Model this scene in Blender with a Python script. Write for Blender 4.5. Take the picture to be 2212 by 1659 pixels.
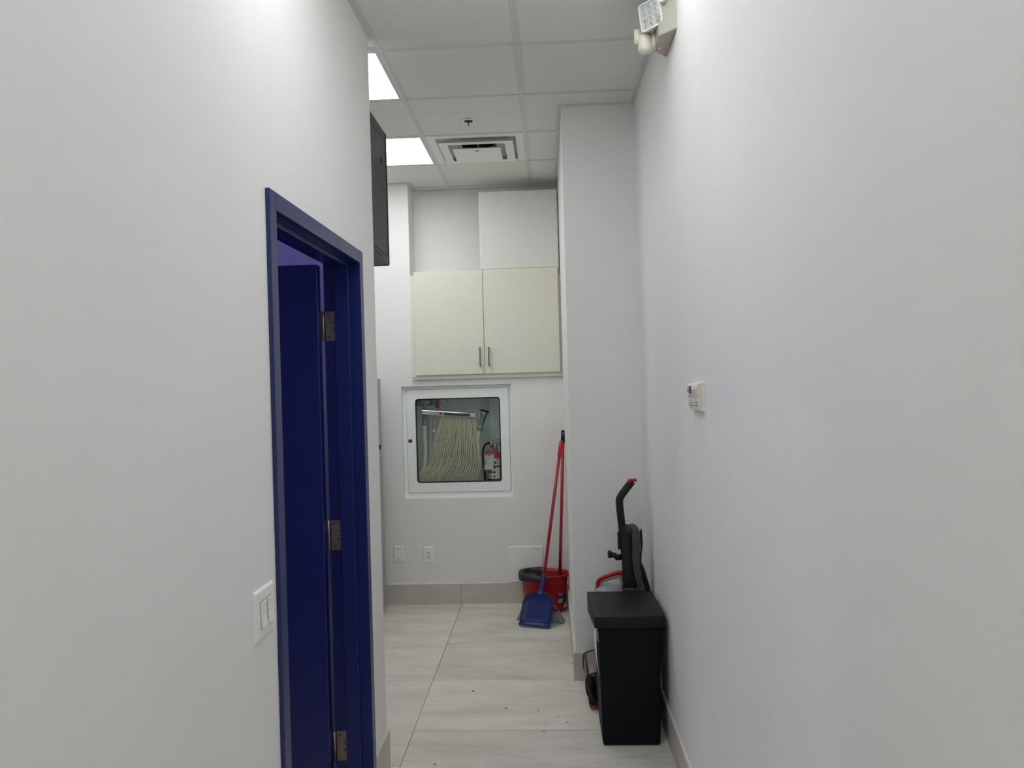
import bpy, bmesh, math, random
from mathutils import Vector, Matrix
random.seed(4)
sc = bpy.context.scene
for o in list(bpy.data.objects): bpy.data.objects.remove(o, do_unlink=True)
COL = sc.collection

# ------------------------------------------------------------------ camera
CAM_Z = 1.6221
F = Vector((-0.04535722, 0.99896564, -0.00322172))
R = Vector((0.99861251, 0.04525434, -0.0269278))
U = Vector((0.02675415, 0.00443862, 0.99963219))
cd = bpy.data.cameras.new('camera'); cam = bpy.data.objects.new('camera', cd); COL.objects.link(cam)
cd.sensor_fit = 'HORIZONTAL'; cd.sensor_width = 36.0; cd.lens = 1695.66 * 36.0 / 2212.0
cd.clip_start = 0.02; cd.clip_end = 60
cam.matrix_world = Matrix(((R.x, U.x, -F.x, 0), (R.y, U.y, -F.y, 0), (R.z, U.z, -F.z, CAM_Z), (0, 0, 0, 1)))
sc.camera = cam

# ------------------------------------------------------------------ world, exposure
w = bpy.data.worlds.new('world'); sc.world = w; w.use_nodes = True
w.node_tree.nodes['Background'].inputs[0].default_value = (0.5, 0.5, 0.5, 1)
w.node_tree.nodes['Background'].inputs[1].default_value = 0.02
sc.view_settings.view_transform = 'Standard'; sc.view_settings.look = 'None'
sc.view_settings.exposure = 0.0; sc.view_settings.gamma = 1.0
sc.view_settings.use_curve_mapping = False
PANEL = 10.7                                   # radiance of the ceiling light panels
LIGHT_COL = (0.985, 1.0, 0.995)

# ------------------------------------------------------------------ main dimensions
ZC = 3.0967; XL = -0.7241; XR = 0.5037; YB = 5.7388; YR = 5.9774; XP = 0.1119; YP = 4.2495
YC = 3.3105; T = 0.6096; X1 = -0.7038; Y0 = 3.4444; XN = -0.9908
XW = -1.95; YN = -2.3; ZT = 3.2

# ------------------------------------------------------------------ materials
def lin(c):
    r = []
    for v in c:
        v /= 255.0
        r.append(v / 12.92 if v <= .04045 else ((v + .055) / 1.055) ** 2.4)
    return (r[0], r[1], r[2], 1.0)
MATS = {}
def mat(name, rgb, rough=.5, metal=0., var=.04, scale=12., bump=0., bscale=200., spec=.5, stretch=None, tint=0., coat=0.):
    if name in MATS: return MATS[name]
    m = bpy.data.materials.new(name); m.use_nodes = True
    nt = m.node_tree; N = nt.nodes; K = nt.links; p = N['Principled BSDF']
    p.inputs['Roughness'].default_value = rough; p.inputs['Metallic'].default_value = metal
    p.inputs['Specular IOR Level'].default_value = spec
    if coat: p.inputs['Coat Weight'].default_value = coat; p.inputs['Coat Roughness'].default_value = .12
    c = lin(rgb)
    tc = N.new('ShaderNodeTexCoord'); mp = N.new('ShaderNodeMapping'); K.new(tc.outputs['Object'], mp.inputs[0])
    if stretch: mp.inputs['Scale'].default_value = stretch
    nz = N.new('ShaderNodeTexNoise'); nz.inputs['Scale'].default_value = scale; nz.inputs['Detail'].default_value = 5
    K.new(mp.outputs[0], nz.inputs[0])
    rp = N.new('ShaderNodeValToRGB')
    rp.color_ramp.elements[0].position = .3; rp.color_ramp.elements[1].position = .7
    rp.color_ramp.elements[0].color = tuple(max(0, x * (1 - var)) for x in c[:3]) + (1,)
    rp.color_ramp.elements[1].color = tuple(min(1, x * (1 + var)) for x in c[:3]) + (1,)
    K.new(nz.outputs[0], rp.inputs[0])
    out = rp.outputs[0]
    if tint:
        oi = N.new('ShaderNodeObjectInfo'); mr = N.new('ShaderNodeMapRange')
        mr.inputs[3].default_value = 1 - tint; mr.inputs[4].default_value = 1 + tint
        K.new(oi.outputs['Random'], mr.inputs[0])
        mx = N.new('ShaderNodeVectorMath'); mx.operation = 'SCALE'
        K.new(out, mx.inputs[0]); K.new(mr.outputs[0], mx.inputs['Scale']); out = mx.outputs[0]
    K.new(out, p.inputs['Base Color'])
    if bump:
        n2 = N.new('ShaderNodeTexNoise'); n2.inputs['Scale'].default_value = bscale; n2.inputs['Detail'].default_value = 3
        K.new(mp.outputs[0], n2.inputs[0])
        b = N.new('ShaderNodeBump'); b.inputs['Strength'].default_value = bump; b.inputs['Distance'].default_value = .002
        K.new(n2.outputs[0], b.inputs['Height']); K.new(b.outputs[0], p.inputs['Normal'])
    MATS[name] = m; return m
def emit(name, rgb, s):
    m = bpy.data.materials.new(name); m.use_nodes = True; nt = m.node_tree; nt.nodes.clear()
    e = nt.nodes.new('ShaderNodeEmission'); o = nt.nodes.new('ShaderNodeOutputMaterial')
    e.inputs[0].default_value = (rgb[0], rgb[1], rgb[2], 1); e.inputs[1].default_value = s
    nt.links.new(e.outputs[0], o.inputs[0]); MATS[name] = m; return m
def clear(name, rgb, gloss=.08, rough=.02):
    m = bpy.data.materials.new(name); m.use_nodes = True; nt = m.node_tree; nt.nodes.clear()
    t = nt.nodes.new('ShaderNodeBsdfTransparent'); g = nt.nodes.new('ShaderNodeBsdfGlossy')
    lw = nt.nodes.new('ShaderNodeLayerWeight'); lw.inputs[0].default_value = .25
    mm = nt.nodes.new('ShaderNodeMath'); mm.operation = 'MULTIPLY_ADD'; mm.inputs[1].default_value = .5; mm.inputs[2].default_value = gloss
    mx = nt.nodes.new('ShaderNodeMixShader'); o = nt.nodes.new('ShaderNodeOutputMaterial')
    t.inputs[0].default_value = lin(rgb); g.inputs['Roughness'].default_value = rough
    nt.links.new(lw.outputs['Fresnel'], mm.inputs[0]); nt.links.new(mm.outputs[0], mx.inputs[0])
    nt.links.new(t.outputs[0], mx.inputs[1]); nt.links.new(g.outputs[0], mx.inputs[2]); nt.links.new(mx.outputs[0], o.inputs[0])
    MATS[name] = m; return m

def tile_mat():
    m = bpy.data.materials.new('porcelain floor tile'); m.use_nodes = True
    nt = m.node_tree; N = nt.nodes; K = nt.links; p = N['Principled BSDF']
    tc = N.new('ShaderNodeTexCoord'); oi = N.new('ShaderNodeObjectInfo')
    ad = N.new('ShaderNodeVectorMath'); ad.operation = 'ADD'
    sh = N.new('ShaderNodeVectorMath'); sh.operation = 'SCALE'; sh.inputs[0].default_value = (7, 13, 5)
    K.new(oi.outputs['Random'], sh.inputs['Scale']); K.new(tc.outputs['Object'], ad.inputs[0]); K.new(sh.outputs[0], ad.inputs[1])
    def noise(scale, st, det=6, rough=.6):
        mp = N.new('ShaderNodeMapping'); mp.inputs['Scale'].default_value = st; K.new(ad.outputs[0], mp.inputs[0])
        n = N.new('ShaderNodeTexNoise'); n.inputs['Scale'].default_value = scale; n.inputs['Detail'].default_value = det
        n.inputs['Roughness'].default_value = rough; K.new(mp.outputs[0], n.inputs[0]); return n
    a = noise(2.6, (.8, 2.6, 1), 7, .62); b = noise(10., (.8, 3.2, 1), 8, .7)
    mx = N.new('ShaderNodeMath'); mx.operation = 'MULTIPLY_ADD'; mx.inputs[1].default_value = .45
    K.new(b.outputs[0], mx.inputs[0]); K.new(a.outputs[0], mx.inputs[2])
    rp = N.new('ShaderNodeValToRGB'); e = rp.color_ramp.elements
    e[0].position = .52; e[0].color = lin((206, 202, 192)); e[1].position = .88; e[1].color = lin((232, 228, 219))
    x = rp.color_ramp.elements.new(.7); x.color = lin((221, 217, 207))
    K.new(mx.outputs[0], rp.inputs[0])
    mr = N.new('ShaderNodeMapRange'); mr.inputs[3].default_value = .95; mr.inputs[4].default_value = 1.05; K.new(oi.outputs['Random'], mr.inputs[0])
    sc_ = N.new('ShaderNodeVectorMath'); sc_.operation = 'SCALE'; K.new(rp.outputs[0], sc_.inputs[0]); K.new(mr.outputs[0], sc_.inputs['Scale'])
    K.new(sc_.outputs[0], p.inputs['Base Color'])
    p.inputs['Roughness'].default_value = .55; p.inputs['Specular IOR Level'].default_value = .3
    MATS['tile'] = m; return m

WALL = mat('white wall paint', (241, 241, 240), .55, var=.012, scale=3, bump=.12, bscale=350, spec=.35)
LAV = mat('lavender room surface', (206, 201, 246), .6, var=.015, scale=3)  # lavender colour on the storeroom walls and ceiling
CTILE = mat('mineral fibre ceiling tile', (236, 235, 230), .9, var=.03, scale=60, bump=.5, bscale=420, tint=.015)
TEE = mat('ceiling grid metal', (216, 217, 216), .5, var=.02)
PLEN = mat('dark plenum', (40, 42, 44), .9)
TILE = tile_mat()
GROUT = mat('grey grout', (150, 147, 138), .9, var=.08, scale=40)
BASE = mat('grey baseboard tile', (203, 198, 192), .5, var=.06, scale=5, stretch=(1, 1, 3), tint=.03)
CAULK = mat('white caulk', (222, 220, 212), .6)
BLUE = mat('navy gloss paint', (3, 27, 94), .35, var=.05, scale=6, spec=.65)
BRASS = mat('dull brass hinge', (150, 141, 118), .38, metal=.85, var=.08, scale=30)
SCREW = mat('dark screw head', (92, 88, 76), .4, metal=.8)
WPLASTIC = mat('white plastic plate', (249, 248, 246), .35, var=.01)
WPLASTIC2 = mat('white plastic paddle', (250, 249, 247), .25, var=.01)
IVORY = mat('ivory plastic', (225, 222, 206), .4, var=.015)
IVORY2 = mat('warm grey plastic', (180, 179, 168), .45, var=.015)
DARK = mat('black slot', (22, 22, 24), .6)
BLACKP = mat('black plastic', (20, 22, 25), .45, var=.08, spec=.4)
BINP = mat('matte black bin plastic', (8, 11, 19), .6, var=.06, bump=.1, bscale=600, spec=.2)
BINLID = mat('bin plastic lightened for lid sheen', (17, 20, 21), .5, var=.06, bump=.1, bscale=600, spec=.3)  # lighter than the body: light and sheen on the lid top put into its colour
RED = mat('red plastic', (170, 12, 26), .35, var=.05)
REDMETAL = mat('red lacquered steel', (168, 18, 30), .3, var=.05, coat=.3)
DKRED = mat('dark red paint', (132, 26, 30), .4, var=.05)
BLUEP = mat('royal blue plastic', (5, 36, 104), .3, var=.04)
GREYB = mat('grey bristle', (156, 154, 148), .8, var=.12, scale=40, stretch=(8, 8, 1))
DKGREEN = mat('dark green grey plastic', (26, 32, 33), .45, var=.06)
CREAM = mat('cream laminate', (230, 229, 215), .45, var=.015, scale=20, spec=.35)
STEEL = mat('brushed steel', (128, 124, 113), .3, metal=.9, var=.05)
CHROME = mat('chrome', (205, 208, 208), .12, metal=1., var=.02)
GALV = mat('grey cast metal', (150, 154, 152), .4, metal=.7, var=.08, scale=20)
WSTEEL = mat('white enamelled steel', (248, 252, 252), .35, var=.012)
TUB = mat('grey green enamel', (232, 241, 238), .5, var=.03)
HOSE = mat('cream woven hose', (247, 239, 211), .8, var=.06, scale=30, bump=.4, bscale=900)
HOSE2 = mat('pale woven hose', (228, 224, 210), .8, var=.06, scale=30, bump=.4, bscale=900)
PAPER = mat('white label paper', (226, 226, 222), .6, var=.02)
INK = mat('dark printed ink', (48, 52, 54), .6)
REDINK = mat('red printed ink', (198, 40, 48), .55)
BLUEINK = mat('blue printed ink', (36, 66, 160), .5)
YELINK = mat('olive printed ink', (150, 156, 80), .6)
FOAM = mat('white foam board', (232, 231, 226), .8, var=.012, scale=40, bump=.15, bscale=500)
RACK = mat('graphite powder coat', (50, 53, 56), .5, var=.04, bump=.1, bscale=700)
RACK2 = mat('black powder coat', (26, 27, 29), .5, var=.05)
FRIDGE = mat('silver fridge enamel', (176, 178, 178), .4, metal=.3, var=.02)
GREYPL = mat('grey plastic', (146, 152, 156), .4, var=.03)
GREYHOSE = mat('dark grey ribbed hose', (74, 72, 66), .55, var=.06)
DIFFW = mat('white diffuser metal', (244, 243, 238), .5, var=.02, scale=9)
GLASS = clear('cabinet glass', (250, 253, 252), .035)
TANK = clear('clear tank plastic', (196, 198, 200), .1, .1)
SMOKE = clear('smoky clear plastic', (198, 184, 184), .07, .15)
def hazy(name, rgb, op):
    m = bpy.data.materials.new(name); m.use_nodes = True; nt = m.node_tree
    p = nt.nodes['Principled BSDF']; p.inputs['Base Color'].default_value = lin(rgb); p.inputs['Roughness'].default_value = .2
    nz = nt.nodes.new('ShaderNodeTexNoise'); nz.inputs['Scale'].default_value = 25
    mr = nt.nodes.new('ShaderNodeMapRange'); mr.inputs[3].default_value = op - .1; mr.inputs[4].default_value = op + .1
    nt.links.new(nz.outputs[0], mr.inputs[0]); nt.links.new(mr.outputs[0], p.inputs['Alpha'])
    MATS[name] = m; return m
HAZE = hazy('hazy clear plastic', (176, 164, 162), .45)
REFL = mat('lamp reflector', (232, 235, 237), .25, metal=.1, var=.28, scale=260)
REFW = mat('white reflector grid', (250, 251, 250), .3, var=.01)
LENS = clear('lamp lens', (254, 255, 255), .03, .05)
SPECK = mat('dark dirt', (70, 66, 58), .9)
PANELM = emit('lit diffuser panel', LIGHT_COL, PANEL)
PANEL2 = emit('lit corridor diffuser panel', LIGHT_COL, PANEL * .63)
PANEL3 = emit('lit dimmer diffuser panel', LIGHT_COL, PANEL * .36)
LED = emit('red indicator', (1., .12, .14), 1.6)

# ------------------------------------------------------------------ mesh helpers
class MB:
    def __init__(s): s.bm = bmesh.new()
    def _join(s, b):
        me = bpy.data.meshes.new('tmp'); b.to_mesh(me); b.free(); s.bm.from_mesh(me); bpy.data.meshes.remove(me)
    def box(s, lo, hi, bev=0., seg=2, rot=None, piv=None):
        b = bmesh.new(); bmesh.ops.create_cube(b, size=1)
        c = [(lo[i] + hi[i]) / 2 for i in range(3)]; d = [abs(hi[i] - lo[i]) for i in range(3)]
        for v in b.verts: v.co = Vector((v.co[i] * d[i] for i in range(3)))
        if bev: bmesh.ops.bevel(b, geom=b.edges[:], offset=min(bev, min(d) * .49), segments=seg, profile=.5, affect='EDGES')
        for v in b.verts:
            v.co += Vector(c)
            if rot is not None: v.co = rot @ (v.co - Vector(piv)) + Vector(piv)
        s._join(b); return s
    def hexa(s, bot, top, bev=0., seg=2):
        """solid between two quads (each 4 points, same order)"""
        b = bmesh.new(); A = [b.verts.new(p) for p in bot]; B = [b.verts.new(p) for p in top]
        b.faces.new(A[::-1]); b.faces.new(B)
        n = len(A)
        for i in range(n): b.faces.new((A[i], A[(i + 1) % n], B[(i + 1) % n], B[i]))
        bmesh.ops.recalc_face_normals(b, faces=b.faces[:])
        if bev: bmesh.ops.bevel(b, geom=b.edges[:], offset=bev, segments=seg, profile=.5, affect='EDGES')
        s._join(b); return s
    def tube(s, pts, r, seg=10, sc=(1, 1), cap=True, closed=False, up=None):
        pts = [Vector(p) for p in pts]; n = len(pts)
        rs = r if isinstance(r, (list, tuple)) else [r] * n
        b = s.bm; rings = []; prev = None
        for i, p in enumerate(pts):
            a = pts[(i - 1) % n] if (i > 0 or closed) else pts[i]; c = pts[(i + 1) % n] if (i < n - 1 or closed) else pts[i]
            t = (c - a).normalized()
            if prev is None:
                u = Vector(up) if up else (Vector((0, 0, 1)) if abs(t.z) < .9 else Vector((0, 1, 0)))
                u = (u - t * u.dot(t)).normalized()
            else:
                u = prev - t * prev.dot(t); u.normalize()
            prev = u; v = t.cross(u)
            rings.append([b.verts.new(p + (u * math.cos(k * 2 * math.pi / seg) * sc[0] + v * math.sin(k * 2 * math.pi / seg) * sc[1]) * rs[i]) for k in range(seg)])
        m = n if closed else n - 1
        for i in range(m):
            A = rings[i]; B = rings[(i + 1) % n]
            for k in range(seg): b.faces.new((A[k], A[(k + 1) % seg], B[(k + 1) % seg], B[k])).smooth = True
        if cap and not closed: b.faces.new(rings[0][::-1]); b.faces.new(rings[-1])
        return s
    def cyl(s, a, c, r, seg=20, r2=None):
        return s.tube([a, c], [r, r if r2 is None else r2], seg)
    def lathe(s, prof, seg=32, o=(0, 0, 0), sx=1., sy=1., axis='z', cap0=True, cap1=True, a0=0., a1=2 * math.pi):
        b = s.bm; full = abs(a1 - a0 - 2 * math.pi) < 1e-6; n = seg if full else seg + 1; rings = []
        for r, z in prof:
            ring = []
            for k in range(n):
                a = a0 + (a1 - a0) * k / seg; x = r * math.cos(a) * sx; y = r * math.sin(a) * sy
                q = {'z': (x, y, z), 'x': (z, x, y), 'y': (x, z, y)}[axis]
                ring.append(b.verts.new(Vector(q) + Vector(o)))
            rings.append(ring)
        for i in range(len(rings) - 1):
            A, B = rings[i], rings[i + 1]
            for k in range(n if full else n - 1): b.faces.new((A[k], A[(k + 1) % n], B[(k + 1) % n], B[k])).smooth = True
        if full:
            if cap0: b.faces.new(rings[0][::-1])
            if cap1: b.faces.new(rings[-1])
        return s
    def ring(s, outer, inner, d):
        """frame between two loops of equal count, extruded by vector d"""
        b = s.bm; d = Vector(d); n = len(outer)
        a = [b.verts.new(p) for p in outer]; i_ = [b.verts.new(p) for p in inner]
        a2 = [b.verts.new(Vector(p) + d) for p in outer]; i2 = [b.verts.new(Vector(p) + d) for p in inner]
        for k in range(n):
            j = (k + 1) % n
            b.faces.new((a[k], a[j], i_[j], i_[k])); b.faces.new((a2[j], a2[k], i2[k], i2[j]))
            b.faces.new((a[j], a[k], a2[k], a2[j])); b.faces.new((i_[k], i_[j], i2[j], i2[k]))
        return s
    def prism(s, pts, d, bev=0.):
        b = bmesh.new(); d = Vector(d); A = [b.verts.new(p) for p in pts]; B = [b.verts.new(Vector(p) + d) for p in pts]
        b.faces.new(A); b.faces.new(B[::-1]); n = len(A)
        for i in range(n): b.faces.new((A[(i + 1) % n], A[i], B[i], B[(i + 1) % n]))
        bmesh.ops.recalc_face_normals(b, faces=b.faces[:])
        if bev: bmesh.ops.bevel(b, geom=b.edges[:], offset=bev, segments=2, profile=.5, affect='EDGES')
        s._join(b); return s
    def grid(s, rows):
        b = s.bm; V = [[b.verts.new(p) for p in r] for r in rows]
        for i in range(len(V) - 1):
            for k in range(len(V[0]) - 1): b.faces.new((V[i][k], V[i][k + 1], V[i + 1][k + 1], V[i + 1][k])).smooth = True
        return s
    def build(s, name, m, parent=None, recalc=True, smooth=None):
        if recalc: bmesh.ops.recalc_face_normals(s.bm, faces=s.bm.faces[:])
        me = bpy.data.meshes.new(name)
        if parent is not None:
            off = origin(parent); bmesh.ops.translate(s.bm, verts=s.bm.verts[:], vec=-off)
        s.bm.to_mesh(me); s.bm.free(); me.materials.append(m)
        if smooth is not None:
            me.set_sharp_from_angle(angle=math.radians(smooth))
            for p in me.polygons: p.use_smooth = True
        o = bpy.data.objects.new(name, me); COL.objects.link(o)
        if parent is not None: o.parent = parent
        return o
def origin(o):
    v = Vector((0, 0, 0))
    while o is not None: v += o.location; o = o.parent
    return v
def thing(name, loc, label, cat, group=None):
    o = bpy.data.objects.new(name, None); COL.objects.link(o); o.location = loc; o.empty_display_size = .05
    o['label'] = label; o['category'] = cat
    if group: o['group'] = group
    return o
def tag(o, label, cat, group=None):
    o['label'] = label; o['category'] = cat
    if group: o['group'] = group
    return o
def struct(o, label=None):
    o['kind'] = 'structure'
    if label: o['label'] = label
    return o
def sroot(name, loc, label=None):
    o = bpy.data.objects.new(name, None); COL.objects.link(o); o.location = loc; o.empty_display_size = .05
    return struct(o, label)
def inst(name, me, loc, parent):
    o = bpy.data.objects.new(name, me); COL.objects.link(o); o.parent = parent
    o.location = Vector(loc) - origin(parent); return o
def smooth_path(P, n=8):
    P = [Vector(p) for p in P]; out = []
    for i in range(len(P) - 1):
        p0 = P[i - 1] if i else P[i] * 2 - P[i + 1]; p1 = P[i]; p2 = P[i + 1]
        p3 = P[i + 2] if i + 2 < len(P) else P[i + 1] * 2 - P[i]
        for k in range(n):
            t = k / n
            out.append(.5 * ((2 * p1) + (p2 - p0) * t + (2 * p0 - 5 * p1 + 4 * p2 - p3) * t * t + (3 * p1 - p0 - 3 * p2 + p3) * t ** 3))
    out.append(P[-1]); return out
def rrect(x0, x1, z0, z1, r, n=5):
    """rounded rectangle as (a,b) pairs, counter-clockwise"""
    out = []
    for cx, cz, a in ((x1 - r, z1 - r, 0), (x0 + r, z1 - r, 90), (x0 + r, z0 + r, 180), (x1 - r, z0 + r, 270)):
        for k in range(n + 1):
            t = math.radians(a + 90 * k / n); out.append((cx + r * math.cos(t), cz + r * math.sin(t)))
    return out

# ------------------------------------------------------------------ walls
DY0, DY1, DZ = 2.030, 3.047, 2.138          # rough opening of the door
m = MB()
m.box((XL - .13, YN, 0), (XL, DY0, ZT)); m.box((XL - .13, DY1, 0), (XL, YC - .12, ZT)); m.box((XL - .13, DY0, DZ), (XL, DY1, ZT))
struct(m.build('wall_left', WALL))
struct(MB().box((-2.75, YC - .12, 0), (XL, YC, ZT)).build('wall_partition', WALL))
struct(MB().box((XR, YN, 0), (XR + .14, YP, ZT)).build('wall_right', WALL))
struct(MB().box((XP, YP, 0), (XR + .14, 6.2, ZT)).build('wall_pillar', WALL))
struct(MB().box((XW - .1, YC, 0), (XW, 6.2, ZT)).build('wall_alcove', WALL))
struct(MB().box((-.86, YN - .1, 0), (XR + .14, YN, ZT)).build('wall_behind', WALL))
HX0, HX1, HZ0, HZ1 = -1.077, -.270, .778, 1.605   # opening for the hose cabinet
CZ0 = 1.652                                        # underside of the wall cabinet
m = MB()
m.box((XW, YB, 0), (XN, 6.2, HZ0)); m.box((XN, YB, 0), (XP, 6.2, HZ0))
m.box((XW, YB, HZ0), (HX0, 6.2, CZ0)); m.box((HX1, YB, HZ0), (XP, 6.2, CZ0))
m.box((HX0, YB, HZ1), (HX1, 6.2, CZ0)); m.box((HX0, 6.0, HZ0), (HX1, 6.2, HZ1))
m.box((XW, YB, CZ0), (XN, 6.2, ZT)); m.box((XN, YR, CZ0), (XP, 6.2, ZT))
struct(m.build('wall_back', WALL))
# the small room behind the blue door
m = MB()
m.box((-2.75, .55, 0), (-2.65, YC - .12, 2.7)); m.box((-2.65, .45, 0), (XL - .13, .55, 2.7))
m.box((-2.65, YC - .13, 0), (XL - .13, YC - .12, 2.7)); m.box((XL - .14, .55, 0), (XL - .13, DY0, 2.7))
m.box((XL - .14, DY1, 0), (XL - .13, YC - .13, 2.7)); m.box((XL - .14, DY0, DZ), (XL - .13, DY1, 2.7))
struct(m.build('wall_storeroom', LAV))
struct(MB().box((-2.75, .45, 2.7), (XL - .13, YC - .12, 2.76)).build('ceiling_storeroom', LAV))

# ------------------------------------------------------------------ floor and tiles
fl = struct(MB().box((-2.8, YN - .1, -.08), (XR + .14, 6.2, -.004)).build('floor', GROUT))
G0, GT, GX, GW = 3.641, .6155, -.6697, 1.2192
cache = {}
def floor_piece(x0, x1, y0, y1):
    k = (round(x1 - x0, 3), round(y1 - y0, 3))
    if k not in cache:
        me = MB().box((0, 0, -.02), (k[0], k[1], 0), .0014, 1); o = me.build('floor_tile', TILE); cache[k] = o.data; bpy.data.objects.remove(o)
    inst('floor_tile', cache[k], (x0, y0, 0), fl)
g = .0016
ROWS = [(G0 + GT * k, G0 + GT * (k + 1)) for k in range(-10, 4)]
for a, b in ROWS:
    a1 = max(a, YN); b1 = min(b, YB)
    if b1 - a1 < .02: continue
    left = XL if b1 <= YC + .3 else XW
    if left < GX - .1:
        for xa in (GX - GW, GX - 2 * GW):
            x0 = max(xa, left); x1 = xa + GW
            ys = max(a1, YC)
            if x1 - x0 > .03: floor_piece(x0 + g, x1 - g, ys + g, b1 - g)
    else:
        floor_piece(XL + g, GX - g, a1 + g, b1 - g)
    if a1 < YC < b1: floor_piece(XL + g, GX - g, a1 + g, YC - g)
    if b1 <= YP: floor_piece(GX + g, XR, a1 + g, b1 - g)
    elif a1 >= YP: floor_piece(GX + g, XP, a1 + g, b1 - g)
    else:
        o = MB().box((GX + g, a1 + g, -.02), (XR, YP, 0)).box((GX + g, YP, -.02), (XP, b1 - g, 0)).build('floor_tile', TILE, fl)
for a, b in ROWS:
    a1 = max(a, .55); b1 = min(b, YC - .12)
    if b1 - a1 > .02: floor_piece(-2.65, XL - .14, a1 + g, b1 - g)

# ------------------------------------------------------------------ ceiling: tiles, tee bars, wall angle
ce = struct(MB().box((-2.05, YN - .1, ZT), (XR + .14, 6.2, ZT + .05)).build('ceiling', PLEN))
TW = .012
YS = [Y0 + T * k for k in range(-10, 5)]
ZU = ZC + .004                               # underside of the lay-in tiles
def ctile(rects):
    m = MB()
    for x0, x1, y0, y1 in rects: m.box((x0, y0, ZU), (x1, y1, ZU + .016))
    m.build('ceiling_tile', CTILE, ce)
edges = [YN] + [y for y in YS if y > YN + .1] + [YR]
LIGHTS = []
xA, xB, xC, xD = X1 - T, X1, X1 + T, XR
SKIP = set()
CORR_LIGHT_ROWS = (1.616, 9.9, -1.433)
CORR_LIGHT_ROWS_R = (2.225, -.213)  # last entry of both tuples: unseen panel added for general bounce light
def near(a, L_): return any(abs(a - b) < .02 for b in L_)
for i in range(len(edges) - 1):
    a, b = edges[i] + (.0 if i == 0 else .004), edges[i + 1] - .004
    e0 = edges[i]
    # corridor column between the first two tee bars
    if near(e0, CORR_LIGHT_ROWS): LIGHTS.append((xB, xC, edges[i], edges[i + 1]))
    elif near(e0, (Y0 + 2 * T,)): pass        # air diffuser
    elif e0 > Y0 + 3.5 * T: ctile([(xB + .004, xC - .004, a, YR)])
    else: ctile([(xB + .004, xC - .004, a, b)])
    # column against the right wall, cut round the pillar
    if near(e0, CORR_LIGHT_ROWS_R): LIGHTS.append((xC, XR, edges[i], edges[i + 1]))
    elif b <= YP: ctile([(xC + .004, XR, a, b)])
    elif a >= YP: ctile([(xC + .004, XP, a, min(b, YR))])
    else: ctile([(xC + .004, XR, a, YP), (xC + .004, XP, YP, b)])
    # columns over the alcove
    if b > YC:
        aa = max(a, YC)
        if near(e0, (Y0, Y0 + 2 * T)): LIGHTS.append((xA, xB, edges[i], edges[i + 1]))
        elif e0 < Y0 - .1: ctile([(xA, xB - .004, aa, 3.408)])
        elif e0 > Y0 + 3.5 * T: ctile([(XN, xB - .004, a, YR)])
        elif b > YB: ctile([(xA + .004, xB - .004, a, b)])
        else: ctile([(xA + .004, xB - .004, a, b)])
        if e0 <= Y0 + 3.5 * T: ctile([(XW, xA - .004, aa, min(b, YB))])
def tee(lo, hi): MB().box((lo[0], lo[1], ZC), (hi[0], hi[1], ZC + .03)).build('tee_bar', TEE, ce)
tee((X1 - TW, YN), (X1 + TW, YR)); tee((X1 + T - TW, YN), (X1 + T + TW, YR)); tee((X1 - T - TW, YC), (X1 - T + TW, YB))
for y in YS:
    if y < YN + .1 or y > YR - .03: continue
    zz = .0006
    for x0, x1 in ((X1 + TW, X1 + T - TW), (X1 + T + TW, XR if y < YP else XP)):
        MB().box((x0, y - TW, ZC + zz), (x1, y + TW, ZC + .03)).build('tee_bar', TEE, ce)
    if y > YC:
        for x0, x1 in ((XW if y < YB else XN, X1 - T - TW), (max(X1 - T + TW, XN if y > YB else -9), X1 - TW)):
            if x1 - x0 > .05: MB().box((x0, y - TW, ZC + zz), (x1, y + TW, ZC + .03)).build('tee_bar', TEE, ce)
AW = .022
def angle(lo, hi): MB().box((lo[0], lo[1], ZC - .001), (hi[0], hi[1], ZC + .02)).build('wall_angle', TEE, ce)
angle((XR - AW, YN), (XR, YP)); angle((XP - AW, YP - AW), (XP, YR)); angle((XP, YP - AW), (XR - AW, YP))
angle((XN, YR - AW), (XP - AW, YR)); angle((XW, YB - AW), (XN, YB)); angle((XN, YB - AW), (XN + AW, YR - AW))
angle((XL, YN), (XL + AW * .4, YC)); angle((XW, YC), (XL, YC + AW)); angle((XW, YC + AW), (XW + AW, YB - AW))

# ------------------------------------------------------------------ baseboards
def baseboard(name, a, b, nrm, joints):
    """a,b ends on the wall line, nrm the direction off the wall; joints = lengths along a-b"""
    a = Vector((a[0], a[1], 0)); b = Vector((b[0], b[1], 0)); n = Vector((nrm[0], nrm[1], 0)); d = (b - a); L = d.length; d.normalize()
    r = sroot(name, a)
    cuts = [0] + [j for j in joints if 0 < j < L] + [L]
    for i in range(len(cuts) - 1):
        p = a + d * (cuts[i] + (.0008 if i else 0)); q = a + d * (cuts[i + 1] - .0008)
        pts = [p, q, q + n * .011, p + n * .011]
        MB().hexa([tuple(v) for v in pts], [tuple(v + Vector((0, 0, .1495))) for v in pts]).build('base_tile', BASE, r)
    p, q = a, b; z0, z1 = .1495, .154
    pts = [p, q, q + n * .008, p + n * .008]; top = [p, q, q + n * .003, p + n * .003]
    MB().hexa([tuple(v + Vector((0, 0, z0))) for v in pts], [tuple(v + Vector((0, 0, z1))) for v in top]).build('caulk_bead', CAULK, r)
    return r
J = [.61 * k for k in range(1, 14)]
baseboard('baseboard_back', (XW, YB), (XP - .011, YB), (0, -1), [.06, 1.28, 1.89])
baseboard('baseboard_right', (XR, YN), (XR, YP - .011), (-1, 0), [.3 + j for j in J])
baseboard('baseboard_pillar', (XP - .011, YP), (XR, YP), (0, -1), [.5])
baseboard('baseboard_side', (XP, YP), (XP, YB), (-1, 0), [.61, 1.22])
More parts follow.
